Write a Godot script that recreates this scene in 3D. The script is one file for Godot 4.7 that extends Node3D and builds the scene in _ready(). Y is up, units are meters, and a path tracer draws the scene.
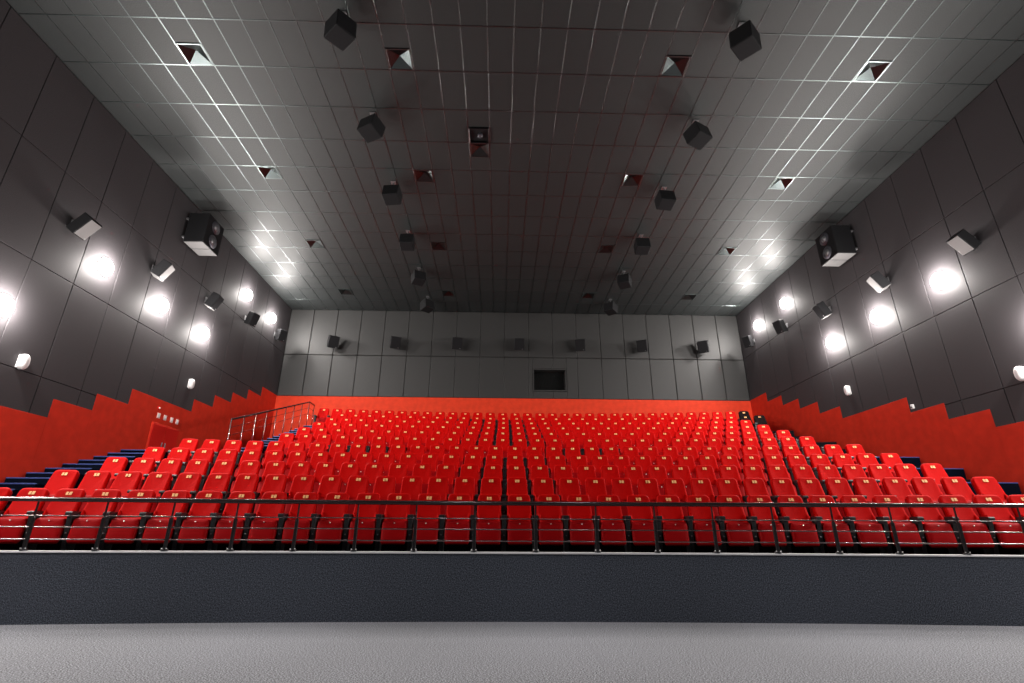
extends Node3D
# A cinema hall seen from the screen. Measured frame: X to the right, Y up from the eye, Z away from the screen;
# at() turns that into the scene's metres (floor at y = 0, audience towards -z).

const EYE := 1.25
const TOP := 10.5            # ceiling
const LEFT := -10.6
const RIGHT := 12.1
const BACK := 23.66
const FRONT := -5.0
const MID := 0.75
const BEND := 50.0           # radius of the front row
const BENDX := 0.45
const PITCH := 0.562

var mats := {}
var counts := {}
var cache := {}

func at(x: float, y: float, z: float) -> Vector3:
	return Vector3(x, y + EYE, -z)

func lin(r: float, g: float, b: float) -> Color:
	return Color(r, g, b).linear_to_srgb()

# ------------------------------------------------------------------ naming
func numbered(n: String) -> String:
	if not counts.has(n):
		counts[n] = 0
		return n
	counts[n] += 1
	return "%s_%03d" % [n, counts[n]]

func thing(called: String, label: String, category: String, pos := Vector3.ZERO, turn := 0.0, group := "") -> Node3D:
	var o := Node3D.new()
	o.name = numbered(called)
	o.position = pos
	o.rotation.y = turn
	o.set_meta("label", label)
	o.set_meta("category", category)
	if group != "":
		o.set_meta("group", group)
	add_child(o, true)
	return o

func structure(called: String, label: String, category: String) -> Node3D:
	var o := thing(called, label, category)
	o.set_meta("kind", "structure")
	return o

func part(called: String, mesh: Mesh, mat: Material, parent: Node, xf := Transform3D()) -> MeshInstance3D:
	var o := MeshInstance3D.new()
	var used := 0
	for c in parent.get_children():
		if c.get_meta("base_name", "") == called:
			used += 1
	o.name = called if used == 0 else "%s_%03d" % [called, used]
	o.set_meta("base_name", called)
	o.mesh = mesh
	o.material_override = mat
	o.transform = xf
	parent.add_child(o, true)
	return o

# parts that come by the hundred: the caller counts
func piece(called: String, n: int, mesh: Mesh, mat: Material, parent: Node, xf := Transform3D()) -> MeshInstance3D:
	var o := MeshInstance3D.new()
	o.name = called if n == 0 else "%s_%03d" % [called, n]
	o.mesh = mesh
	o.material_override = mat
	o.transform = xf
	parent.add_child(o, true)
	return o

# ------------------------------------------------------------------ shapes
func quad(st: SurfaceTool, a: Vector3, b: Vector3, c: Vector3, d: Vector3, out: Vector3) -> void:
	tri(st, a, b, c, out)
	tri(st, a, c, d, out)

func tri(st: SurfaceTool, a: Vector3, b: Vector3, c: Vector3, out: Vector3) -> void:
	if (b - a).cross(c - a).dot(out) > 0.0:   # front faces run clockwise
		var t := b
		b = c
		c = t
	for p in [a, b, c]:
		st.add_vertex(p)

func start(smooth := false) -> SurfaceTool:
	var st := SurfaceTool.new()
	st.begin(Mesh.PRIMITIVE_TRIANGLES)
	st.set_smooth_group(0 if smooth else -1)
	return st

func finish(st: SurfaceTool) -> ArrayMesh:
	st.generate_normals()
	return st.commit()

# box with chamfered edges, added to st
func add_box(st: SurfaceTool, size: Vector3, bevel := 0.0, xf := Transform3D()) -> void:
	var h := size / 2.0
	var b := minf(bevel, minf(h.x, minf(h.y, h.z)) * 0.9)
	var ax := [Vector3(1, 0, 0), Vector3(0, 1, 0), Vector3(0, 0, 1)]
	var hs := [h.x, h.y, h.z]
	for k in 3:
		var u: int = (k + 1) % 3
		var v: int = (k + 2) % 3
		for s in [-1.0, 1.0]:
			var c: Vector3 = ax[k] * hs[k] * s
			var du: Vector3 = ax[u] * (hs[u] - b)
			var dv: Vector3 = ax[v] * (hs[v] - b)
			quad(st, xf * (c - du - dv), xf * (c + du - dv), xf * (c + du + dv), xf * (c - du + dv), xf.basis * (ax[k] * s))
	if b <= 0.0:
		return
	for k in 3:
		var u: int = (k + 1) % 3
		var v: int = (k + 2) % 3
		for su in [-1.0, 1.0]:
			for sv in [-1.0, 1.0]:
				var e: Vector3 = ax[k] * (hs[k] - b)
				var p: Vector3 = ax[u] * hs[u] * su + ax[v] * (hs[v] - b) * sv
				var q: Vector3 = ax[u] * (hs[u] - b) * su + ax[v] * hs[v] * sv
				quad(st, xf * (p - e), xf * (p + e), xf * (q + e), xf * (q - e), xf.basis * (ax[u] * su + ax[v] * sv))
	for sx in [-1.0, 1.0]:
		for sy in [-1.0, 1.0]:
			for sz in [-1.0, 1.0]:
				tri(st, xf * Vector3(h.x * sx, (h.y - b) * sy, (h.z - b) * sz), xf * Vector3((h.x - b) * sx, h.y * sy, (h.z - b) * sz), xf * Vector3((h.x - b) * sx, (h.y - b) * sy, h.z * sz), xf.basis * Vector3(sx, sy, sz))

func box(size: Vector3, bevel := 0.0) -> ArrayMesh:
	var key := "%.4v %.4f" % [size, bevel]
	if not cache.has(key):
		var st := start()
		add_box(st, size, bevel)
		cache[key] = finish(st)
	return cache[key]

func place(pos: Vector3, basis := Basis()) -> Transform3D:
	return Transform3D(basis, pos)

func add_tube(st: SurfaceTool, pts: Array, r: float, sides := 10) -> void:
	var rings := []
	for i in pts.size():
		var d: Vector3 = (pts[mini(i + 1, pts.size() - 1)] - pts[maxi(i - 1, 0)]).normalized()
		var u := d.cross(Vector3.UP if absf(d.y) < 0.9 else Vector3.RIGHT).normalized()
		var v := d.cross(u)
		var ring := []
		for k in sides:
			var a := TAU * k / sides
			ring.append(pts[i] + (u * cos(a) + v * sin(a)) * r)
		rings.append(ring)
	for i in pts.size() - 1:
		var mid: Vector3 = (pts[i] + pts[i + 1]) / 2.0
		for k in sides:
			var n: int = (k + 1) % sides
			quad(st, rings[i][k], rings[i][n], rings[i + 1][n], rings[i + 1][k], (rings[i][k] + rings[i + 1][n]) / 2.0 - mid)
	for e in [0, pts.size() - 1]:
		var out: Vector3 = pts[e] - pts[1 if e == 0 else pts.size() - 2]
		for k in range(1, sides - 1):
			tri(st, rings[e][0], rings[e][k], rings[e][k + 1], out)

func tube(pts: Array, r: float, sides := 10) -> ArrayMesh:
	var st := start(true)
	add_tube(st, pts, r, sides)
	return finish(st)

# outline (in x, y) carried through rings of [inset, z]; closed at both ends; smooth
func pillow(outline: Array, rings: Array, xf := Transform3D()) -> ArrayMesh:
	var st := start(true)
	var c := Vector2.ZERO
	for p in outline:
		c += p
	c /= outline.size()
	var all := []
	for r in rings:
		var ring := []
		for p in outline:
			var d: Vector2 = p - c
			var q: Vector2 = c + d * maxf(0.0, 1.0 - r[0] / d.length())
			ring.append(xf * Vector3(q.x, q.y, r[1]))
		all.append(ring)
	var n := outline.size()
	var along := signf(rings[-1][1] - rings[0][1])
	var turn := along * signf(xf.basis.determinant()) * (-1.0 if Geometry2D.is_polygon_clockwise(PackedVector2Array(outline)) else 1.0)
	for i in all.size() - 1:
		for k in n:
			var m: int = (k + 1) % n
			var four := [all[i][k], all[i][m], all[i + 1][m], all[i + 1][k]]
			if turn > 0.0:
				four.reverse()
			for v in [0, 1, 2, 0, 2, 3]:
				st.add_vertex(four[v])
	for e in [0, all.size() - 1]:
		var zc: float = rings[e][1]
		var mid: Vector3 = xf * Vector3(c.x, c.y, zc)
		for k in n:
			tri(st, mid, all[e][k], all[e][(k + 1) % n], xf.basis.z * (1.0 if e > 0 else -1.0) * along)
	return finish(st)

# rounded polygon: corners [x, y, radius]
func rounded(corners: Array, steps := 4) -> Array:
	var out := []
	var n := corners.size()
	for i in n:
		var p := Vector2(corners[i][0], corners[i][1])
		var a := Vector2(corners[(i + n - 1) % n][0], corners[(i + n - 1) % n][1])
		var b := Vector2(corners[(i + 1) % n][0], corners[(i + 1) % n][1])
		var r: float = corners[i][2]
		if r <= 0.0:
			out.append(p)
			continue
		var s := p + (a - p).normalized() * r
		var t := p + (b - p).normalized() * r
		for k in steps + 1:
			var w := float(k) / steps
			out.append(s.lerp(p, w).lerp(p.lerp(t, w), w))
	return out

# flat polygon in (u, v) given depth along w: basis maps u, v, w
func prism(poly: PackedVector2Array, depth: float, xf: Transform3D, bevel := 0.0) -> ArrayMesh:
	var st := start()
	var idx := Geometry2D.triangulate_polygon(poly)
	var top := PackedVector2Array(poly)
	if bevel > 0.0:
		var inset := Geometry2D.offset_polygon(poly, -bevel, Geometry2D.JOIN_MITER)
		if inset.size() == 1 and inset[0].size() == poly.size():
			# keep the corners in step
			var first := 0
			var best := 1e9
			for k in poly.size():
				var d: float = inset[0][k].distance_to(poly[0])
				if d < best:
					best = d
					first = k
			for k in poly.size():
				top[k] = inset[0][(first + k) % poly.size()]
		else:
			bevel = 0.0
	var c := Vector2.ZERO
	for p in poly:
		c += p / poly.size()
	var idx_top := Geometry2D.triangulate_polygon(top)
	for k in range(0, idx_top.size(), 3):
		tri(st, xf * Vector3(top[idx_top[k]].x, top[idx_top[k]].y, depth), xf * Vector3(top[idx_top[k + 1]].x, top[idx_top[k + 1]].y, depth), xf * Vector3(top[idx_top[k + 2]].x, top[idx_top[k + 2]].y, depth), xf.basis.z)
	for k in range(0, idx.size(), 3):
		tri(st, xf * Vector3(poly[idx[k]].x, poly[idx[k]].y, 0), xf * Vector3(poly[idx[k + 1]].x, poly[idx[k + 1]].y, 0), xf * Vector3(poly[idx[k + 2]].x, poly[idx[k + 2]].y, 0), -xf.basis.z)
	var ccw := not Geometry2D.is_polygon_clockwise(poly)
	for k in poly.size():
		var m := (k + 1) % poly.size()
		var e := poly[m] - poly[k]
		var out2 := Vector2(e.y, -e.x) if ccw else Vector2(-e.y, e.x)
		var out := xf.basis * Vector3(out2.x, out2.y, 0)
		var a := xf * Vector3(poly[k].x, poly[k].y, 0)
		var b := xf * Vector3(poly[m].x, poly[m].y, 0)
		var a1 := xf * Vector3(poly[k].x, poly[k].y, depth - bevel)
		var b1 := xf * Vector3(poly[m].x, poly[m].y, depth - bevel)
		quad(st, a, b, b1, a1, out)
		if bevel > 0.0:
			quad(st, a1, b1, xf * Vector3(top[m].x, top[m].y, depth), xf * Vector3(top[k].x, top[k].y, depth), out + xf.basis.z)
	return finish(st)

# ------------------------------------------------------------------ materials
func noise_tex(freq: float, lo: float, hi: float, sd: int, size := 512, fractal := 4) -> NoiseTexture2D:
	var n := FastNoiseLite.new()
	n.seed = sd
	n.frequency = freq
	n.fractal_octaves = fractal
	var t := NoiseTexture2D.new()
	t.width = size
	t.height = size
	t.seamless = true
	t.noise = n
	var g := Gradient.new()
	g.set_color(0, Color(lo, lo, lo))
	g.set_color(1, Color(hi, hi, hi))
	t.color_ramp = g
	return t

func mat(called: String, c: Color, rough: float, metal := 0.0, spec := 0.5) -> StandardMaterial3D:
	var m := StandardMaterial3D.new()
	m.resource_name = called
	m.albedo_color = c
	m.roughness = rough
	m.metallic = metal
	m.metallic_specular = spec
	mats[called] = m
	return m

func weave(m: StandardMaterial3D, t: Texture2D, tiles: float, relief := 0.0) -> void:
	m.albedo_texture = t
	m.uv1_triplanar = true
	m.uv1_world_triplanar = true
	m.uv1_scale = Vector3.ONE * tiles
	if relief > 0.0:
		m.heightmap_enabled = true
		m.heightmap_texture = t
		m.heightmap_scale = relief

func make_materials() -> void:
	var grain := noise_tex(0.09, 0.55, 1.0, 3)
	var soft := noise_tex(0.012, 0.9, 1.0, 7)
	var coarse := noise_tex(0.2, 0.25, 1.0, 5, 512, 2)
	var fine := noise_tex(0.25, 0.45, 1.0, 11)
	weave(mat("wall_cloth", lin(0.077, 0.069, 0.075), 0.75, 0.0, 0.4), fine, 0.5)
	weave(mat("back_cloth", lin(0.034, 0.0335, 0.033), 0.6, 0.0, 0.5), fine, 0.5)
	weave(mat("ceiling_tile", lin(0.031, 0.0355, 0.036), 0.55, 0.0, 0.4), grain, 0.8)
	mat("grid_metal", lin(0.12, 0.14, 0.14), 0.33, 1.0)
	mat("black_gap", lin(0.006, 0.006, 0.006), 0.9)
	weave(mat("red_wall", lin(0.62, 0.03, 0.012), 0.7, 0.0, 0.25), soft, 0.4)
	weave(mat("red_band", lin(0.66, 0.045, 0.015), 0.65, 0.0, 0.25), soft, 0.4)
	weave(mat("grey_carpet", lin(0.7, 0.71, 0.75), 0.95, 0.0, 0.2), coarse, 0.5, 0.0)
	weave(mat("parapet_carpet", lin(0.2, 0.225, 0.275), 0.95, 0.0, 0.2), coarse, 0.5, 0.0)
	weave(mat("dark_carpet", lin(0.012, 0.012, 0.016), 0.95, 0.0, 0.2), fine, 1.0)
	mat("step_carpet", lin(0.004, 0.0055, 0.012), 0.9, 0.0, 0.05)
	mat("step_edge", lin(0.03, 0.06, 0.22), 0.5)
	mat("strip_metal", lin(0.7, 0.7, 0.7), 0.45, 0.0)
	var cloth := mat("seat_cloth", lin(0.53, 0.0015, 0.001), 0.65, 0.0, 0.18)
	cloth.clearcoat_enabled = false
	mat("seat_pan", lin(0.36, 0.0012, 0.003), 0.55, 0.0, 0.2)
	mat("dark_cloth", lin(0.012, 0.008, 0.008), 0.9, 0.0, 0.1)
	mat("seat_black", lin(0.012, 0.012, 0.014), 0.4)
	mat("seat_number", lin(0.95, 0.48, 0.18), 0.6)
	mat("screw", lin(0.8, 0.75, 0.7), 0.3, 0.3)
	mat("rail_dark", lin(0.05, 0.03, 0.03), 0.2, 0.6)
	mat("rail_thin", lin(0.16, 0.13, 0.13), 0.25, 1.0)
	mat("rail_chrome", lin(0.62, 0.58, 0.57), 0.2, 1.0)
	mat("post_black", lin(0.008, 0.008, 0.009), 0.35)
	mat("box_black", lin(0.01, 0.01, 0.011), 0.6, 0.0, 0.25)
	mat("grille", lin(0.012, 0.012, 0.013), 0.7, 0.0, 0.15)
	mat("lit_grille", lin(0.16, 0.155, 0.155), 0.6)  # paler grille for two wall speakers, lamp light put into its colour
	mat("box_grey", lin(0.09, 0.087, 0.087), 0.6)
	mat("cone", lin(0.05, 0.05, 0.06), 0.3)
	mat("bracket", lin(0.25, 0.25, 0.26), 0.35, 0.8)
	mat("vane", lin(0.085, 0.1, 0.1), 0.3, 1.0)
	mat("white_plastic", lin(0.72, 0.71, 0.71), 0.4)
	mat("red_box", lin(0.6, 0.012, 0.008), 0.7, 0.0, 0.25)
	mat("switch", lin(0.8, 0.6, 0.55), 0.4)
	var glass := mat("port_glass", Color(0.02, 0.03, 0.03, 0.25), 0.05)
	glass.transparency = BaseMaterial3D.TRANSPARENCY_ALPHA
	var lamp := mat("lamp_glow", lin(0.9, 0.9, 0.9), 0.4)
	lamp.emission_enabled = true
	lamp.emission = Color(1.0, 0.985, 0.97)
	lamp.emission_energy_multiplier = 6.0

# ------------------------------------------------------------------ the rows
func row_z(k: int) -> float:
	return [9.97, 11.27, 12.47, 13.66, 14.92, 16.42, 17.68, 18.94, 20.2, 21.4, 22.6][k]

func row_y(k: int) -> float:      # height of the number on the backrest
	return [0.59, 1.03, 1.445, 1.855, 2.285, 2.78, 3.22, 3.66, 4.1, 4.53, 4.98][k]

func bow(z: float, x: float) -> float:
	var r := (BEND if z > 8.7 else 85.0) + z - 9.97
	return z - r + sqrt(r * r - (x - BENDX) * (x - BENDX))

# ------------------------------------------------------------------ setting
func build_setting() -> void:
	var w := RIGHT - LEFT
	var len_z := BACK - FRONT
	# floor
	var fl := structure("floor", "pale grey carpeted floor in front of the low wall and dark terraces under the seats", "floor")
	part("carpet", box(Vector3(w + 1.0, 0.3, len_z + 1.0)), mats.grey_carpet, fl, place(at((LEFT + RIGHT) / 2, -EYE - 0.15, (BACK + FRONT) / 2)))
	for k in 11:
		var y := row_y(k) - 1.0
		var z0 := 8.62 if k == 0 else row_z(k - 1) + 0.22
		var z1 := row_z(k) + 0.22 if k < 10 else BACK
		var poly := PackedVector2Array()
		var xl := LEFT if k < 5 else -8.25
		for i in 25:
			var x := lerpf(xl, RIGHT, i / 24.0)
			poly.append(Vector2(x, -bow(z0, x)))
		for i in 25:
			var x := lerpf(RIGHT, xl, i / 24.0)
			poly.append(Vector2(x, -minf(bow(z1, x) + 0.01, BACK) if k < 10 else -BACK))
		# u = x, v = z, w = up
		var xf := Transform3D(Basis(Vector3(1, 0, 0), Vector3(0, 0, 1), Vector3(0, 1, 0)), Vector3(0, 0, 0))
		part("terrace_step", prism(poly, y + EYE, xf), mats.dark_carpet, fl)
	# raised side stairs with blue edges
	var n := 0
	for side in 2:
		var i := 0
		var z := 10.15
		var run := 0.445 if side == 0 else 1.31
		if side == 1:
			z = 10.6
		while z < 14.9:
			var y := 1.04 + (0.342 if side == 0 else 0.36) * (z - 11.47) - (0.0 if side == 0 else 0.06)
			var x0 := LEFT if side == 0 else 10.12
			var x1 := -9.55 if side == 0 else RIGHT
			stair(fl, x0, x1, y, z, run)
			z += run
			i += 1
	var zz := 15.9
	while zz < 21.3:
		stair(fl, -8.2, -7.5, 0.78 + 0.342 * (zz - 11.47), zz, 0.445)
		zz += 0.445
	# parapet
	var pa := structure("wall_parapet", "low dark grey carpeted wall below the front railing", "low wall")
	var face := PackedVector2Array()
	for i in 41:
		var x := lerpf(LEFT, RIGHT, i / 40.0)
		face.append(Vector2(x, -bow(8.53, x)))
	for i in 41:
		var x := lerpf(RIGHT, LEFT, i / 40.0)
		face.append(Vector2(x, -bow(8.68, x)))
	var up := Transform3D(Basis(Vector3(1, 0, 0), Vector3(0, 0, 1), Vector3(0, 1, 0)), Vector3.ZERO)
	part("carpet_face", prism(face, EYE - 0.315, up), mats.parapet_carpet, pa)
	var strip := PackedVector2Array()
	for i in 41:
		var x := lerpf(LEFT, RIGHT, i / 40.0)
		strip.append(Vector2(x, -bow(8.515, x)))
	for i in 41:
		var x := lerpf(RIGHT, LEFT, i / 40.0)
		strip.append(Vector2(x, -bow(8.69, x)))
	part("edge_strip", prism(strip, 0.025, up.translated(Vector3(0, EYE - 0.315, 0)), 0.004), mats.strip_metal, pa)

	# ceiling: slab, tiles, grid
	var ce := structure("ceiling", "dark suspended ceiling of long tiles in a thin metal grid", "ceiling")
	part("slab", box(Vector3(w + 1.0, 0.3, len_z + 1.0)), mats.black_gap, ce, place(at((LEFT + RIGHT) / 2, TOP + 0.45, (BACK + FRONT) / 2)))
	var holes := {}
	for c in [-1, 7, 18, 26]:
		holes[Vector2i(c, 1)] = 0     # j * 2 + half
		holes[Vector2i(c, 8)] = 0
		holes[Vector2i(c, 15)] = 0
		holes[Vector2i(c, 22)] = 0
	holes[Vector2i(10, 6)] = 0
	holes[Vector2i(10, 5)] = 0
	var t := 0
	var far := []
	for jj in range(-1, 13):
		for i in range(-6, 32):
			var x0 := 0.6 * i - 7.0
			var x1 := minf(x0 + 0.6, RIGHT)
			var spans := [[0.0, 1.2]]
			var lo := holes.has(Vector2i(i, jj * 2))
			var hi := holes.has(Vector2i(i, jj * 2 + 1))
			if lo and hi:
				spans = []
			elif lo:
				spans = [[0.6, 1.2]]
			elif hi:
				spans = [[0.0, 0.6]]
			for s in spans:
				var z0: float = 8.063 + 1.2 * jj + s[0]
				var z1: float = 8.063 + 1.2 * jj + s[1]
				var size := Vector3(x1 - x0 - 0.012, 0.03, z1 - z0 - 0.012)
				var pos := at((x0 + x1) / 2, TOP + 0.018, (z0 + z1) / 2)
				if t < 300:
					piece("ceiling_tile", t, box(size, 0.004), mats.ceiling_tile, ce, place(pos))
					t += 1
				else:
					far.append([size, pos])
	var mm := MultiMesh.new()
	mm.transform_format = MultiMesh.TRANSFORM_3D
	mm.mesh = box(Vector3(0.588, 0.03, 1.188), 0.004)
	mm.instance_count = far.size()
	for i in far.size():
		mm.set_instance_transform(i, Transform3D(Basis.from_scale(Vector3(far[i][0].x / 0.588, 1, far[i][0].z / 1.188)), far[i][1]))
	var mi := MultiMeshInstance3D.new()
	mi.name = "far_tiles"
	mi.multimesh = mm
	mi.material_override = mats.ceiling_tile
	mi.set_meta("kind", "stuff")
	ce.add_child(mi, true)
	part("plain_soffit", box(Vector3(w, 0.03, 8.063 - 1.2 - FRONT)), mats.ceiling_tile, ce, place(at((LEFT + RIGHT) / 2, TOP + 0.018, (6.863 + FRONT) / 2)))
	n = 0
	for i in range(-6, 33):
		var x := minf(0.6 * i - 7.0, RIGHT - 0.013)
		if i == -6:
			x += 0.013
		piece("grid_bar", n, box(Vector3(0.026, 0.02, BACK - 6.863), 0.003), mats.grid_metal, ce, place(at(x, TOP + 0.006, (BACK + 6.863) / 2)))
		n += 1
	for jj in range(-1, 14):
		var z := minf(8.063 + 1.2 * jj, BACK - 0.013)
		piece("grid_bar", n, box(Vector3(w, 0.02, 0.026), 0.003), mats.grid_metal, ce, place(at((LEFT + RIGHT) / 2, TOP + 0.0055, z)))
		n += 1

	# side walls
	for side in 2:
		var lf := side == 0
		var wall := structure("wall_left" if lf else "wall_right", "tall dark grey panelled %s wall with a stepped red dado" % ("left" if lf else "right"), "wall")
		var xw := LEFT if lf else RIGHT
		var sg := 1.0 if lf else -1.0
		part("backing", box(Vector3(0.3, TOP + EYE + 0.6, len_z + 0.6)), mats.black_gap, wall, place(at(xw - sg * 0.19, (TOP - EYE) / 2, (BACK + FRONT) / 2)))
		var c := 0
		var zs := []
		var z := BACK
		while z > FRONT + 0.1:
			zs.append(z)
			z -= 1.2
		for q in zs:
			var off := -0.16       # seams at 9.0, 10.2, 11.4 ...
			var za: float = q + off
			var zb: float = minf(za + 1.2, BACK)
			if za < FRONT:
				continue
			for band in [[8.12, TOP], [5.7, 8.12], [3.3, 5.7], [0.9, 3.3], [-EYE, 0.9]]:
				if (band[1] < 2.0 and za > 13.0) or (band[1] < 4.0 and za > 18.6):
					continue
				var y0: float = band[0]
				var y1: float = band[1]
				piece("panel", c, box(Vector3(0.04, y1 - y0 - 0.012, zb - za - 0.012), 0.008), mats.wall_cloth, wall, place(at(xw - sg * 0.02, (y0 + y1) / 2, (za + zb) / 2)))
				c += 1
		# stepped red dado, standing 2 cm proud
		var steps := [[6.0, 0.6], [7.2, 1.06], [8.4, 1.52], [9.6, 1.98], [10.8, 2.46], [12.0, 2.91], [13.22, 3.36], [14.41, 3.82], [15.9, 3.82], [17.4, 4.26], [18.6, 4.72], [19.78, 5.14], [20.95, 5.58], [22.12, 6.02]]
		for i in steps.size():
			var za: float = steps[i][0]
			var zb: float = steps[i + 1][0] if i + 1 < steps.size() else BACK
			var y1: float = steps[i][1]
			var y0 := -EYE
			piece("dado_panel", i, box(Vector3(0.03, y1 - y0, zb - za - 0.002), 0.001), mats.red_wall, wall, place(at(xw - sg * 0.011, (y0 + y1) / 2, (za + zb) / 2)))
	# back wall with the projection port
	var bw := structure("wall_back", "dark grey panelled back wall above an orange red band", "wall")
	var px0 := 1.58
	var px1 := 3.22
	var py0 := 6.38
	var py1 := 7.5
	for r in [[LEFT - 0.3, px0, -EYE, TOP + 0.4], [px1, RIGHT + 0.3, -EYE, TOP + 0.4], [px0, px1, -EYE, py0], [px0, px1, py1, TOP + 0.4]]:
		part("backing", box(Vector3(r[1] - r[0], r[3] - r[2], 0.4)), mats.black_gap, bw, place(at((r[0] + r[1]) / 2, (r[2] + r[3]) / 2, BACK + 0.25)))
	var pc := 0
	for i in range(-1, 19):
		var xa := maxf(-9.43 + 1.2 * i, LEFT)
		var xb := minf(-9.43 + 1.2 * (i + 1), RIGHT)
		if xb - xa < 0.1:
			continue
		for band in [[8.08, TOP], [6.0, 8.08]]:
			var cells := [[xa, xb, band[0], band[1]]]
			if band[0] < 7.0 and xb > px0 and xa < px1:
				cells = []
				cells.append([maxf(xa, px0), minf(xb, px1), band[0], py0])
				cells.append([maxf(xa, px0), minf(xb, px1), py1, band[1]])
				if xa < px0:
					cells.append([xa, px0, band[0], band[1]])
				if xb > px1:
					cells.append([px1, xb, band[0], band[1]])
			for q in cells:
				piece("panel", pc, box(Vector3(q[1] - q[0] - 0.008, q[3] - q[2] - 0.008, 0.06), 0.025), mats.back_cloth, bw, place(at((q[0] + q[1]) / 2, (q[2] + q[3]) / 2, BACK + 0.02)))
				pc += 1
	part("red_band", box(Vector3(w, 6.0 - 3.2, 0.05), 0.004), mats.red_band, bw, place(at((LEFT + RIGHT) / 2, 4.6, BACK + 0.015)))
	# projection window
	var wi := structure("window_1", "dark recessed projection window in the middle of the back wall", "window")
	var cz := BACK + 0.2
	part("reveal", box(Vector3(0.05, py1 - py0, 0.45)), mats.back_cloth, wi, place(at(px1 - 0.025, (py0 + py1) / 2, cz)))
	part("reveal", box(Vector3(0.05, py1 - py0, 0.45)), mats.back_cloth, wi, place(at(px0 + 0.025, (py0 + py1) / 2, cz)))
	part("reveal", box(Vector3(px1 - px0 - 0.1, 0.05, 0.45)), mats.back_cloth, wi, place(at((px0 + px1) / 2, py0 + 0.025, cz)))
	part("reveal", box(Vector3(px1 - px0 - 0.1, 0.05, 0.45)), mats.back_cloth, wi, place(at((px0 + px1) / 2, py1 - 0.025, cz)))
	part("pane", box(Vector3(px1 - px0 - 0.1, py1 - py0 - 0.1, 0.01)), mats.port_glass, wi, place(at((px0 + px1) / 2, (py0 + py1) / 2, BACK + 0.36)))
	part("booth", box(Vector3(px1 - px0, py1 - py0, 0.05)), mats.black_gap, wi, place(at((px0 + px1) / 2, (py0 + py1) / 2, BACK + 0.5)))
	# wall behind the camera
	var fw := structure("wall_front", "plain dark wall behind the viewer", "wall")
	part("backing", box(Vector3(w + 0.6, TOP + EYE + 0.6, 0.3)), mats.wall_cloth, fw, place(at((LEFT + RIGHT) / 2, (TOP - EYE) / 2, FRONT - 0.15)))

func stair(parent: Node, x0: float, x1: float, y: float, z: float, run: float) -> void:
	var s := part("stair_step", box(Vector3(x1 - x0, 0.6, run), 0.005), mats.step_carpet, parent, place(at((x0 + x1) / 2, y - 0.3, z + run / 2)))
	part("nosing", box(Vector3(x1 - x0, 0.03, 0.045), 0.006), mats.step_edge, s, place(Vector3(0, 0.293, run / 2 - 0.02)))

# ------------------------------------------------------------------ seats
const ORD := ["first", "second", "third", "fourth", "fifth", "sixth", "seventh", "eighth", "ninth", "tenth", "eleventh", "twelfth", "thirteenth", "fourteenth", "fifteenth", "sixteenth", "seventeenth", "eighteenth"]
const ROWNAME := ["front row", "second row", "third row", "fourth row", "fifth row", "sixth row", "seventh row", "eighth row", "ninth row", "tenth row", "back row"]

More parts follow.
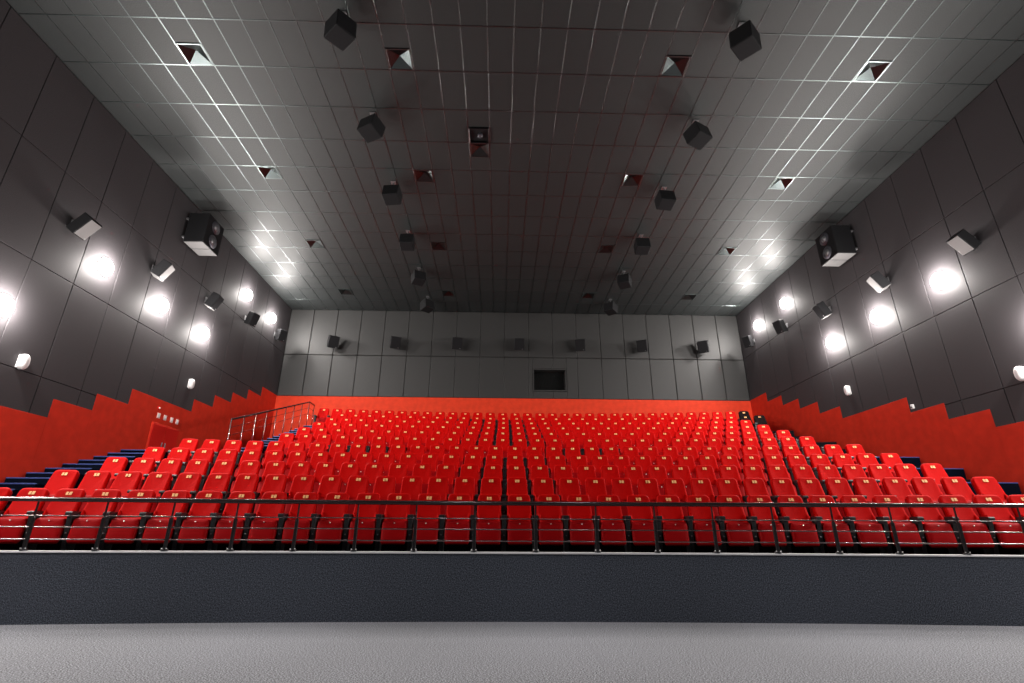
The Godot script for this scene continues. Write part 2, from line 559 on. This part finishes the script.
func seat_meshes() -> Dictionary:
	var d := {}
	# backrest: leans back 22 degrees; y up the back, z to the front
	var lean := Basis(Vector3.RIGHT, -deg_to_rad(21.0))
	var back := rounded([[-0.225, 0.0, 0.05], [0.225, 0.0, 0.05], [0.235, 0.22, 0.08], [0.205, 0.70, 0.075], [-0.205, 0.70, 0.075], [-0.235, 0.22, 0.08]])
	var bx := Transform3D(lean, Vector3(0, 0.44, 0.215))
	d.backrest = pillow(back, [[0.07, -0.10], [0.03, -0.095], [0.008, -0.075], [0.0, -0.055], [0.0, -0.03], [0.006, -0.008], [0.022, 0.004], [0.05, 0.004], [0.10, -0.004]], bx)
	var rim := rounded([[-0.22, 0.02, 0.05], [0.22, 0.02, 0.05], [0.23, 0.22, 0.08], [0.2, 0.695, 0.075], [-0.2, 0.695, 0.075], [-0.23, 0.22, 0.08]])
	d.shell = pillow(rim, [[0.05, -0.128], [0.01, -0.122], [0.0, -0.105], [0.0, -0.08], [0.05, -0.07]], bx)
	var wing := rounded([[-0.035, 0.0, 0.03], [0.035, 0.0, 0.03], [0.022, 0.26, 0.02], [-0.012, 0.30, 0.01]])
	var wings := []
	for s in [-1.0, 1.0]:
		var wx := bx * Transform3D(Basis(Vector3.UP, -s * 0.5), Vector3(s * 0.2, 0.02, 0.008))
		wings.append(pillow(wing, [[0.02, -0.02], [0.004, -0.012], [0.0, 0.0], [0.006, 0.022], [0.02, 0.03]], wx))
	d.wings = wings
	# tipped-up seat pan: its underside faces the front
	var pan := rounded([[-0.215, 0.02, 0.06], [0.215, 0.02, 0.06], [0.22, 0.30, 0.05], [0.215, 0.42, 0.035], [-0.215, 0.42, 0.035], [-0.22, 0.30, 0.05]])
	var pxf := Transform3D(Basis(Vector3.RIGHT, -deg_to_rad(9.0)), Vector3(0, 0.185, 0.345))
	d.seat_pan = pillow(pan, [[0.05, -0.09], [0.012, -0.085], [0.0, -0.065], [0.0, -0.02], [0.008, 0.0], [0.03, 0.012], [0.09, 0.018]], pxf)
	var st := start(true)
	add_tube(st, [pxf * Vector3(0, 0.37, 0.012), pxf * Vector3(0, 0.37, 0.026)], 0.011, 8)
	d.screw = finish(st)
	# number on the backrest: two chunky stitched figures side by side
	st = start()
	for s in [[-0.027, 0.036], [0.024, 0.046]]:
		var nx := bx * Transform3D(Basis(), Vector3(s[0], 0.60, 0.006))
		add_box(st, Vector3(s[1], 0.062, 0.008), 0.003, nx)
	d.number = finish(st)
	# standard and armrest, between two seats
	var sp := PackedVector2Array([Vector2(-0.30, 0.0), Vector2(-0.22, 0.05), Vector2(-0.30, 0.60), Vector2(-0.30, 0.64), Vector2(0.06, 0.64), Vector2(0.04, 0.40), Vector2(0.0, 0.05), Vector2(0.06, 0.0)])
	# u = -z, v = y, w = x
	d.standard = prism(sp, 0.075, Transform3D(Basis(Vector3(0, 0, -1), Vector3(0, 1, 0), Vector3(1, 0, 0)), Vector3(-0.0375, 0, 0)), 0.006)
	var arm := rounded([[-0.36, 0.64, 0.02], [0.06, 0.64, 0.01], [0.06, 0.705, 0.02], [-0.36, 0.70, 0.03]], 3)
	d.armrest = prism(PackedVector2Array(arm), 0.095, Transform3D(Basis(Vector3(0, 0, -1), Vector3(0, 1, 0), Vector3(1, 0, 0)), Vector3(-0.0475, 0, 0)), 0.008)
	st = start(true)
	add_tube(st, [Vector3(0, 0.36, 0.245), Vector3(0, 0.36, 0.285)], 0.012, 8)
	d.bolt = finish(st)
	return d

func fill_seat(o: Node3D, d: Dictionary, both: bool) -> void:
	var b := part("backrest", d.backrest, mats.seat_cloth, o)
	part("number_mark", d.number, mats.seat_number, b)
	for wg in d.wings:
		part("side_bolster", wg, mats.seat_cloth, b)
	part("back_shell", d.shell, mats.seat_pan, o)
	var p := part("seat_pan", d.seat_pan, mats.seat_pan, o)
	part("screw", d.screw, mats.screw, p)
	for s in ([-1.0, 1.0] if both else [-1.0]):
		var sd := part("standard", d.standard, mats.seat_black, o, place(Vector3(s * PITCH / 2, 0, 0)))
		part("bolt", d.bolt, mats.bracket, sd)
		part("armrest", d.armrest, mats.seat_black, o, place(Vector3(s * PITCH / 2, 0, 0)))

func build_seats() -> void:
	var d := seat_meshes()
	var near := [-0.63, -0.622, -0.601, -0.593, -0.565, -0.35, -0.34, -0.32, -0.31, -0.3, -0.33]
	var to_left := [15, 15, 15, 15, 15, 12, 12, 12, 12, 12, 14]
	var to_right := [17, 18, 18, 18, 18, 17, 17, 17, 17, 17, 18]
	var proto := Node3D.new()
	fill_seat(proto, d, false)
	var proto_end := Node3D.new()
	fill_seat(proto_end, d, true)
	var made := 0
	var rest := []
	for k in 11:
		var total: int = to_left[k] + to_right[k] + 1
		for i in total:
			var s: float = near[k] + PITCH * (i - to_left[k])
			var r := BEND + row_z(k) - 9.97
			var a := s / r
			var pos := at(BENDX + r * sin(a), row_y(k) - 1.0, row_z(k) - r * (1.0 - cos(a)))
			if made >= 300:
				rest.append(Transform3D(Basis(Vector3.UP, -a), pos))
				continue
			var o: Node3D = (proto_end if i == total - 1 else proto).duplicate()
			o.name = numbered("cinema_seat")
			o.position = pos
			o.rotation.y = -a
			var from_left := i < total / 2
			var nth: int = i if from_left else total - 1 - i
			var end := "left" if from_left else "right"
			var where: String
			if nth == 0:
				where = "at the %s end of the %s" % [end, ROWNAME[k]]
			else:
				where = "%s from the %s end of the %s" % [ORD[nth], end, ROWNAME[k]]
			o.set_meta("label", "red folding cinema seat, %s" % where)
			o.set_meta("category", "seat")
			o.set_meta("group", "red cinema seats in rows")
			add_child(o, true)
			made += 1
	# dark seats at the upper right corner
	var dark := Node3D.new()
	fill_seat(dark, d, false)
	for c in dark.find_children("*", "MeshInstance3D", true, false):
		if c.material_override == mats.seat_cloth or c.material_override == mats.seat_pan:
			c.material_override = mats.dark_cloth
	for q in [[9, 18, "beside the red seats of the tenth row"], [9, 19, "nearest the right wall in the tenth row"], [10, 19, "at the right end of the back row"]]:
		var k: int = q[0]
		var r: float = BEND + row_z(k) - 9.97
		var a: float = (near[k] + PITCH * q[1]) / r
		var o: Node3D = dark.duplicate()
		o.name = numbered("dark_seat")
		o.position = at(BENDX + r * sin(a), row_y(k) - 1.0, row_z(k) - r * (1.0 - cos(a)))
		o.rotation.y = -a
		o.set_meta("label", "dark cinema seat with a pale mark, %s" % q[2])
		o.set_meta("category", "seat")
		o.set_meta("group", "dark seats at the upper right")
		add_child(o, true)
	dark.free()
	# the furthest rows
	var whole := ArrayMesh.new()
	var groups := [[mats.seat_cloth, [d.backrest, d.wings[0], d.wings[1]]], [mats.seat_number, [d.number]], [mats.seat_pan, [d.shell, d.seat_pan]]]
	for g in groups:
		var st := SurfaceTool.new()
		for m in g[1]:
			st.append_from(m, 0, Transform3D())
		st.set_material(g[0])
		st.commit(whole)
	var st2 := SurfaceTool.new()
	for m in [d.standard, d.armrest]:
		st2.append_from(m, 0, place(Vector3(-PITCH / 2, 0, 0)))
	st2.set_material(mats.seat_black)
	st2.commit(whole)
	var mm := MultiMesh.new()
	mm.transform_format = MultiMesh.TRANSFORM_3D
	mm.mesh = whole
	mm.instance_count = rest.size()
	for i in rest.size():
		mm.set_instance_transform(i, rest[i])
	var mi := MultiMeshInstance3D.new()
	mi.name = "far_cinema_seats"
	mi.multimesh = mm
	mi.set_meta("label", "furthest red cinema seats filling the last two rows below the back wall")
	mi.set_meta("category", "seats")
	mi.set_meta("kind", "stuff")
	add_child(mi, true)
	proto.free()
	proto_end.free()

# ------------------------------------------------------------------ railings
func build_railings() -> void:
	var g := thing("guard_railing", "long dark metal railing with three thin bars standing on the low wall", "railing")
	var line := func(y: float, x0: float, x1: float, n: int) -> Array:
		var p := []
		for i in n + 1:
			var x := lerpf(x0, x1, float(i) / n)
			p.append(at(x, y, bow(8.56, x)))
		return p
	var a := LEFT + 0.02
	var b := RIGHT - 0.02
	part("handrail", tube(line.call(0.435, a, b, 48), 0.034, 12), mats.rail_dark, g)
	for y in [0.2, 0.04, -0.13]:
		part("rail", tube(line.call(y, a, b, 48), 0.009, 8), mats.rail_thin, g)
	var xs := [-9.83, -8.88, -7.93, -6.98, -6.0, -5.03, -4.08, -3.15, -2.23, -1.31, -0.38, 0.59, 1.56, 2.5, 3.43, 4.38, 5.32, 6.23, 7.23, 8.18, 9.13, 10.08, 11.03, 11.98]
	for x in xs:
		var z := bow(8.56, x)
		var st := start()
		add_box(st, Vector3(0.05, 0.47, 0.035), 0.005, place(Vector3(0, 0.235, 0)))
		add_box(st, Vector3(0.022, 0.22, 0.022), 0.003, place(Vector3(0, 0.58, 0)))
		var p := part("post", finish(st), mats.post_black, g, place(at(x, -0.29, z)))
		var fs := start(true)
		add_tube(fs, [Vector3(0, 0.0, 0), Vector3(0, 0.028, 0)], 0.05, 12)
		part("foot", finish(fs), mats.post_black, p)
		for sx in [-1.0, 1.0]:
			var bs := start(true)
			add_tube(bs, [Vector3(sx * 0.034, 0.028, 0.02), Vector3(sx * 0.034, 0.042, 0.02)], 0.009, 6)
			part("bolt", finish(bs), mats.strip_metal, p)
	# upper left stair railing
	var r := thing("stair_railing", "sloping stair railing with chrome balusters at the upper left of the seats", "railing")
	var x := -8.15
	var p0 := at(x, 3.17, 15.45)
	var p1 := at(x, 5.17, 21.4)
	var p2 := at(x, 5.17, 22.0)
	part("handrail", tube([p0, p0.lerp(p1, 0.5), p1, p2], 0.03, 10), mats.rail_dark, r)
	for dy in [0.25, 0.5]:
		part("rail", tube([p0 - Vector3(0, dy, 0), p1 - Vector3(0, dy, 0), p2 - Vector3(0, dy, 0)], 0.008, 6), mats.rail_dark, r)
	for i in 9:
		var q := p0.lerp(p1, i / 8.0)
		part("baluster", tube([q, q - Vector3(0, 1.2, 0)], 0.016, 8), mats.rail_chrome, r)
	part("baluster", tube([p2, p2 - Vector3(0, 1.2, 0)], 0.016, 8), mats.rail_chrome, r)

# ------------------------------------------------------------------ wall lamps
func build_lamps() -> void:
	var spots := [[10.03, 4.45], [12.2, 6.56], [14.65, 6.56], [17.05, 6.56], [19.38, 9.22], [21.8, 9.2], [7.6, 4.45], [5.2, 4.45]]  # last two per side are unseen, added to light the front floor
	var words := ["lowest, nearest the screen", "first of three in line", "second of three in line", "third of three in line", "upper one further from the back corner", "upper one nearest the back corner", "added unseen before the visible ones", "added unseen, two before those in view"]
	var dome := dome_mesh(0.24, 0.13)
	for side in 2:
		var lf := side == 0
		var sg := 1.0 if lf else -1.0
		var xw := (LEFT if lf else RIGHT) + sg * 0.03
		for i in spots.size():
			var o := thing("wall_lamp", "glowing round white lamp on the %s wall, %s" % ["left" if lf else "right", words[i]], "lamp", at(xw, spots[i][1], spots[i][0]), sg * PI / 2, "round wall lamps")
			var fs := start(true)
			add_tube(fs, [Vector3(0, 0, -0.03), Vector3(0, 0, 0.02)], 0.19, 24)
			part("base_ring", finish(fs), mats.white_plastic, o)
			part("diffuser", dome, mats.lamp_glow, o, place(Vector3(0, 0, 0.0)))
			var l := OmniLight3D.new()
			l.name = "light"
			l.position = Vector3(0, 0, 0.11)
			l.light_energy = LAMP * (1.0 if i < 6 else FRONTLAMP) * (0.75 if i == 4 or i == 5 else 1.0)
			l.light_color = Color(1.0, 0.975, 0.955)
			l.light_size = 0.08
			l.omni_range = 40.0
			l.omni_attenuation = 2.0
			l.shadow_enabled = true
			o.add_child(l, true)
			var f := AreaLight3D.new()
			f.name = "face_light"
			f.area_size = Vector2(0.4, 0.4)
			f.light_energy = FACE * (0.8 if i == 4 or i == 5 else 1.0)
			f.light_color = Color(1.0, 0.975, 0.955)
			f.area_range = 40.0
			f.area_attenuation = 2.0
			f.shadow_enabled = true
			f.position = Vector3(0, 0, 0.15)
			f.rotation.y = PI
			o.add_child(f, true)

func dome_mesh(r: float, h: float) -> ArrayMesh:
	var ring := []
	for k in 20:
		ring.append(Vector2(cos(TAU * k / 20), sin(TAU * k / 20)) * r)
	var rings := [[0.0, -0.01]]
	for k in 7:
		var a := PI / 2 * k / 7.0
		rings.append([r * (1.0 - cos(a)), h * sin(a)])
	return pillow(ring, rings)

# unseen spotlights over the front floor, added to brighten it and the low wall
func build_added_spots() -> void:
	for i in 6:
		var x := -8.75 + 3.8 * i
		var o := thing("added_spotlight", "added unseen spotlight under the ceiling above the front floor, %s of six" % ["leftmost", "second from left", "third from left", "third from right", "second from right", "rightmost"][i], "spotlight", at(x, TOP, 3.0), 0.0, "added unseen spotlights")
		part("bracket", tube([Vector3(0, 0, 0), Vector3(0, -0.2, 0)], 0.02, 8), mats.bracket, o)
		var fs := start(true)
		var aim := Vector3(0, -1.0, -0.38).normalized()
		add_tube(fs, [Vector3(0, -0.2, 0), Vector3(0, -0.2, 0) + aim * 0.3], 0.12, 16)
		part("can", finish(fs), mats.box_black, o)
		var gs := start(true)
		add_tube(gs, [Vector3(0, -0.2, 0) + aim * 0.3, Vector3(0, -0.2, 0) + aim * 0.31], 0.1, 16)
		part("lens", finish(gs), mats.lamp_glow, o)
		var l := SpotLight3D.new()
		l.name = "light"
		l.light_energy = ADDED_SPOT
		l.light_color = Color(0.98, 0.97, 1.0)
		l.light_size = 0.1
		l.spot_angle = 17.0
		l.spot_angle_attenuation = 1.0
		l.spot_range = 40.0
		l.spot_attenuation = 2.0
		l.shadow_enabled = true
		o.add_child(l, true)
		l.position = Vector3(0, -0.2, 0) + aim * 0.34
		l.basis = Basis.looking_at(aim, Vector3.FORWARD)

# ------------------------------------------------------------------ speakers
func speaker_box(o: Node3D, w: float, h: float, dp: float, tilt: Basis, offset: Vector3, face: Material, under: Material) -> void:
	var xf := Transform3D(tilt, offset)
	var body := part("cabinet", box(Vector3(w, h, dp), 0.012), mats.box_black, o, xf)
	part("grille", box(Vector3(w - 0.04, h - 0.05, 0.015), 0.004), face, body, place(Vector3(0, 0, dp / 2 + 0.006)))
	part("bottom_plate", box(Vector3(w - 0.03, 0.008, dp - 0.03), 0.002), under, body, place(Vector3(0, -h / 2 - 0.003, 0)))
	part("badge", box(Vector3(0.05, 0.02, 0.006), 0.002), mats.bracket, body, place(Vector3(w * 0.3, -h / 2 + 0.06, dp / 2 + 0.015)))

func build_speakers() -> void:
	# on the side walls
	var spots := [[10.94, 7.0], [13.9, 7.4], [16.75, 7.7], [19.55, 8.2], [22.36, 8.58]]
	for side in 2:
		var lf := side == 0
		var sg := 1.0 if lf else -1.0
		var word := "left" if lf else "right"
		for i in 5:
			var o := thing("wall_speaker", "small black box speaker tilted on the %s wall, %s from the screen end" % [word, ORD[i]], "speaker", at(LEFT if lf else RIGHT, spots[i][1], spots[i][0]), sg * PI / 2, "small wall speakers")
			var yaw: float = [0.0, 0.3, 0.1, -0.35, -0.6][i] * sg
			var pitch: float = [0.7, 0.5, 0.45, 0.35, 0.3][i]
			var tilt := Basis(Vector3.UP, yaw) * Basis(Vector3.RIGHT, pitch)
			part("bracket", tube([Vector3(0, 0.05, 0), Vector3(0, 0.05, 0.25)], 0.025, 8), mats.bracket, o)
			part("wall_plate", box(Vector3(0.14, 0.2, 0.02), 0.004), mats.bracket, o, place(Vector3(0, 0.05, 0.01)))
			speaker_box(o, 0.36, 0.54, 0.3, tilt, Vector3(0, 0.0, 0.3), mats.lit_grille if i < 2 else mats.grille, mats.box_black if i == 0 else mats.box_grey)
		# big cabinet
		var b := thing("bass_speaker", "large black bass speaker high on the %s wall below the ceiling" % word, "speaker", at(LEFT if lf else RIGHT, 9.45, 15.15), sg * PI / 2, "large bass speakers")
		var body := part("cabinet", box(Vector3(0.95, 1.1, 0.66), 0.015), mats.box_black, b, place(Vector3(0, 0, 0.43)))
		for y in [-0.27, 0.27]:
			var fs := start(true)
			add_tube(fs, [Vector3(0, y, 0.31), Vector3(0, y, 0.35)], 0.23, 24)
			var ring := part("driver_ring", finish(fs), mats.cone, body)
			part("cone", dome_mesh(0.12, 0.05), mats.bracket, ring, place(Vector3(0, y, 0.345)))
		for x in [-0.235, 0.235]:
			part("bottom_plate", box(Vector3(0.44, 0.01, 0.62), 0.003), mats.box_grey, body, place(Vector3(x, -0.554, 0)))
		for y in [-0.35, 0.35]:
			part("wall_bracket", box(Vector3(0.9, 0.06, 0.08), 0.006), mats.bracket, b, place(Vector3(0, y, 0.04)))
	# on the back wall
	var xs := [-8.15, -5.15, -2.15, 0.9, 3.9, 6.95, 9.98]
	var names := ["leftmost of the seven", "second from the left", "third from the left", "in the middle", "third from the right", "second from the right", "rightmost of the seven"]
	for i in 7:
		var o := thing("wall_speaker", "small black speaker on the back wall, %s" % names[i], "speaker", at(xs[i], 8.62, BACK), 0.0, "speakers on the back wall")
		var yaw := clampf((MID - xs[i]) * 0.06, -0.5, 0.5)
		var tilt := Basis(Vector3.UP, yaw) * Basis(Vector3.RIGHT, 0.4)
		part("wall_plate", box(Vector3(0.14, 0.2, 0.02), 0.004), mats.bracket, o, place(Vector3(0, 0, 0.01)))
		part("bracket", tube([Vector3(0, 0, 0), Vector3(0, 0, 0.3)], 0.025, 8), mats.bracket, o)
		speaker_box(o, 0.48, 0.58, 0.4, tilt, Vector3(0, 0, 0.42), mats.grille, mats.box_grey)
	# hung from the ceiling
	var zs := [7.87, 10.68, 13.52, 16.33, 19.15, 21.95]
	for side in 2:
		var lf := side == 0
		for i in 6:
			var o := thing("ceiling_speaker", "black speaker hung from the ceiling, %s from the screen in the %s line" % [ORD[i], "left" if lf else "right"], "speaker", at(-3.52 if lf else 5.22, TOP, zs[i]), 0.0, "speakers hung from the ceiling")
			var yaw: float = [0.72, 0.5, 0.12, 0.0, -0.5, -0.75][i] * (-1.0 if lf else 1.0)
			part("ceiling_plate", box(Vector3(0.16, 0.02, 0.16), 0.004), mats.bracket, o, place(Vector3(0, -0.012, 0)))
			part("bracket", tube([Vector3(0, -0.01, 0), Vector3(0, -0.35, 0)], 0.022, 8), mats.bracket, o)
			var tilt := Basis(Vector3.UP, yaw + PI) * Basis(Vector3.RIGHT, -0.05 if i == 0 else 0.22)
			speaker_box(o, 0.5, 0.44, 0.46, tilt, Vector3(0, -0.48, 0), mats.grille, mats.grille)

# ------------------------------------------------------------------ ceiling air diffusers
func build_diffusers() -> void:
	var cols := [-1, 7, 18, 26]
	var rows := [1, 8, 15, 22]
	var cw := ["leftmost line", "second line from the left", "second line from the right", "rightmost line"]
	var rw := ["nearest the viewer", "second from the viewer", "third from the viewer", "nearest the back wall"]
	for c in 4:
		for r in 4:
			diffuser(0.6 * cols[c] - 7.0 + 0.3, 8.063 + 0.6 * rows[r] + 0.3, "square ceiling air vent in the %s, %s" % [cw[c], rw[r]])
	diffuser(0.6 * 10 - 7.0 + 0.3, 8.063 + 0.6 * 6 + 0.3, "square ceiling air vent beside the dark recessed ceiling unit")
	# recessed unit next to it
	var o := thing("ceiling_unit", "dark recessed unit with a metal edge beside the middle ceiling vent", "ceiling unit", at(-0.7, TOP, 8.063 + 0.6 * 5 + 0.3))
	for s in [-1.0, 1.0]:
		part("frame_side", box(Vector3(0.025, 0.05, 0.56), 0.004), mats.grid_metal if s > 0 else mats.bracket, o, place(Vector3(s * 0.27, -0.02, 0)))
		part("frame_end", box(Vector3(0.515, 0.05, 0.025), 0.004), mats.post_black, o, place(Vector3(0, -0.02, s * 0.27)))
	part("housing", box(Vector3(0.5, 0.12, 0.5), 0.01), mats.box_black, o, place(Vector3(0, 0.08, 0)))
	var fs := start(true)
	add_tube(fs, [Vector3(0.03, 0.02, 0), Vector3(0.03, -0.05, 0)], 0.07, 16)
	part("lens", finish(fs), mats.cone, o)

func diffuser(x: float, z: float, label: String) -> void:
	var o := thing("air_diffuser", label, "air vent", at(x, TOP, z), 0.0, "square ceiling air vents")
	for s in [-1.0, 1.0]:
		part("frame", box(Vector3(0.03, 0.03, 0.58), 0.004), mats.grid_metal, o, place(Vector3(s * 0.275, 0.0, 0)))
		part("frame", box(Vector3(0.52, 0.03, 0.03), 0.004), mats.grid_metal, o, place(Vector3(0, 0.0, s * 0.275)))
	# four triangles of slats rising to a recessed centre
	for k in 4:
		var st := start()
		var turn := Basis(Vector3.UP, PI / 2 * k)
		for j in 6:
			var a := 0.26 * (1.0 - j / 6.0)
			var b := 0.26 * (1.0 - (j + 0.86) / 6.0)
			var ya := 0.121 * (j / 6.0)
			var yb := 0.121 * ((j + 1.1) / 6.0)
			var p := [turn * Vector3(-a, ya, a), turn * Vector3(a, ya, a), turn * Vector3(b, yb, b), turn * Vector3(-b, yb, b)]
			var out := turn * Vector3(0, -0.8, -0.5)
			quad(st, p[0], p[1], p[2], p[3], out)
			quad(st, p[0] + Vector3(0, 0.004, 0), p[1] + Vector3(0, 0.004, 0), p[2] + Vector3(0, 0.004, 0), p[3] + Vector3(0, 0.004, 0), -out)
		part("louvre", finish(st), mats.vane, o)
	part("plenum", box(Vector3(0.58, 0.02, 0.58)), mats.black_gap, o, place(Vector3(0, 0.25, 0)))

# ------------------------------------------------------------------ small things on the walls
func build_fittings() -> void:
	var d := []
	for k in 24:
		d.append(Vector2(cos(TAU * k / 24) * 0.11, sin(TAU * k / 24) * 0.18))
	var shade := pillow(d, [[0.0, 0.0], [0.0, 0.06], [0.008, 0.085], [0.025, 0.11], [0.05, 0.125], [0.08, 0.132]])
	for q in [["left", 10.9, 3.47, "nearer the screen"], ["left", 16.95, 4.68, "above the lowest notch of the dado"], ["right", 10.95, 3.5, "at the right edge of the picture"], ["right", 16.75, 4.66, "above the long dado step"]]:
		var lf: bool = q[0] == "left"
		var sg := 1.0 if lf else -1.0
		var o := thing("wall_sconce", "small unlit white half-round fitting on the %s wall, %s" % [q[0], q[3]], "wall light", at(LEFT if lf else RIGHT, q[2], q[1]), sg * PI / 2, "white wall fittings")
		part("back_plate", box(Vector3(0.2, 0.3, 0.015), 0.004), mats.white_plastic, o, place(Vector3(0, 0, 0.008)))
		part("cover", shade, mats.white_plastic, o, place(Vector3(0, 0, 0.012)))
	var s := thing("wall_sensor", "tiny white box in a notch of the red dado on the right wall", "sensor", at(RIGHT - 0.0, 3.5, 14.25), -PI / 2)
	part("housing", box(Vector3(0.1, 0.13, 0.06), 0.012), mats.white_plastic, s, place(Vector3(0, 0, 0.031)))
	part("lens", dome_mesh(0.03, 0.02), mats.box_grey, s, place(Vector3(0, -0.02, 0.06)))
	# controls and red cabinet on the left wall
	var zs := [15.78, 16.1, 16.44, 16.74]
	for i in 4:
		var o := thing("wall_switch", "small pale switch above the red wall cabinet, %s" % ["leftmost of four", "second from the left", "third from the left", "rightmost of four"][i], "switch", at(LEFT + 0.006, 3.33, zs[i]), PI / 2, "pale switches on the left wall")
		part("plate", box(Vector3(0.13, 0.16, 0.025), 0.006), mats.switch, o, place(Vector3(0, 0, 0.0125)))
		part("rocker", box(Vector3(0.06, 0.08, 0.014), 0.004), mats.white_plastic, o, place(Vector3(0, 0, 0.03)))
	var a := thing("alarm_beacon", "tiny pale round alarm above the wall switches on the left", "alarm", at(LEFT + 0.006, 3.55, 15.7), PI / 2)
	part("base", box(Vector3(0.09, 0.09, 0.03), 0.008), mats.red_box, a, place(Vector3(0, 0, 0.015)))
	part("lens", dome_mesh(0.03, 0.03), mats.switch, a, place(Vector3(0, 0, 0.03)))
	var c := thing("fire_cabinet", "bright red two-door cabinet on the left wall below the switches", "cabinet", at(LEFT + 0.008, 2.5, 16.25), PI / 2)
	part("body", box(Vector3(1.36, 1.2, 0.05), 0.01), mats.red_wall, c, place(Vector3(0, 0, 0.008)))
	for s2 in [-1.0, 1.0]:
		var dr := part("door", box(Vector3(0.64, 1.12, 0.02), 0.008), mats.red_box, c, place(Vector3(s2 * 0.335, 0, 0.036)))
		part("handle", box(Vector3(0.025, 0.14, 0.03), 0.006), mats.bracket, dr, place(Vector3(-s2 * 0.26, 0, 0.025)))

# ------------------------------------------------------------------
const LAMP := 4.4
const FACE := 8.2
const FRONTLAMP := 1.0
const ADDED_SPOT := 12.0  # energy of the added unseen spotlights

func _ready() -> void:
	var cam := Camera3D.new()
	cam.name = "camera"
	cam.fov = 67.988
	cam.near = 0.05
	cam.far = 200.0
	var right := Vector3(0.99967233, 0.00499799, 0.02510469)
	var up := Vector3(-0.01352644, 0.93578031, 0.35232406)
	var back := right.cross(up)
	cam.transform = Transform3D(Basis(right, up, back), at(0, 0, 0)).orthonormalized()
	add_child(cam, true)
	cam.current = true
	var env := Environment.new()
	env.background_mode = Environment.BG_COLOR
	env.background_color = Color(0, 0, 0)
	env.tonemap_mode = Environment.TONE_MAPPER_LINEAR
	env.tonemap_exposure = 2.25
	env.sdfgi_enabled = true
	env.ssao_enabled = true
	env.ssil_enabled = true
	var we := WorldEnvironment.new()
	we.name = "environment"
	we.environment = env
	add_child(we, true)
	make_materials()
	build_setting()
	build_lamps()
	build_seats()
	build_railings()
	build_speakers()
	build_diffusers()
	build_fittings()
	build_added_spots()
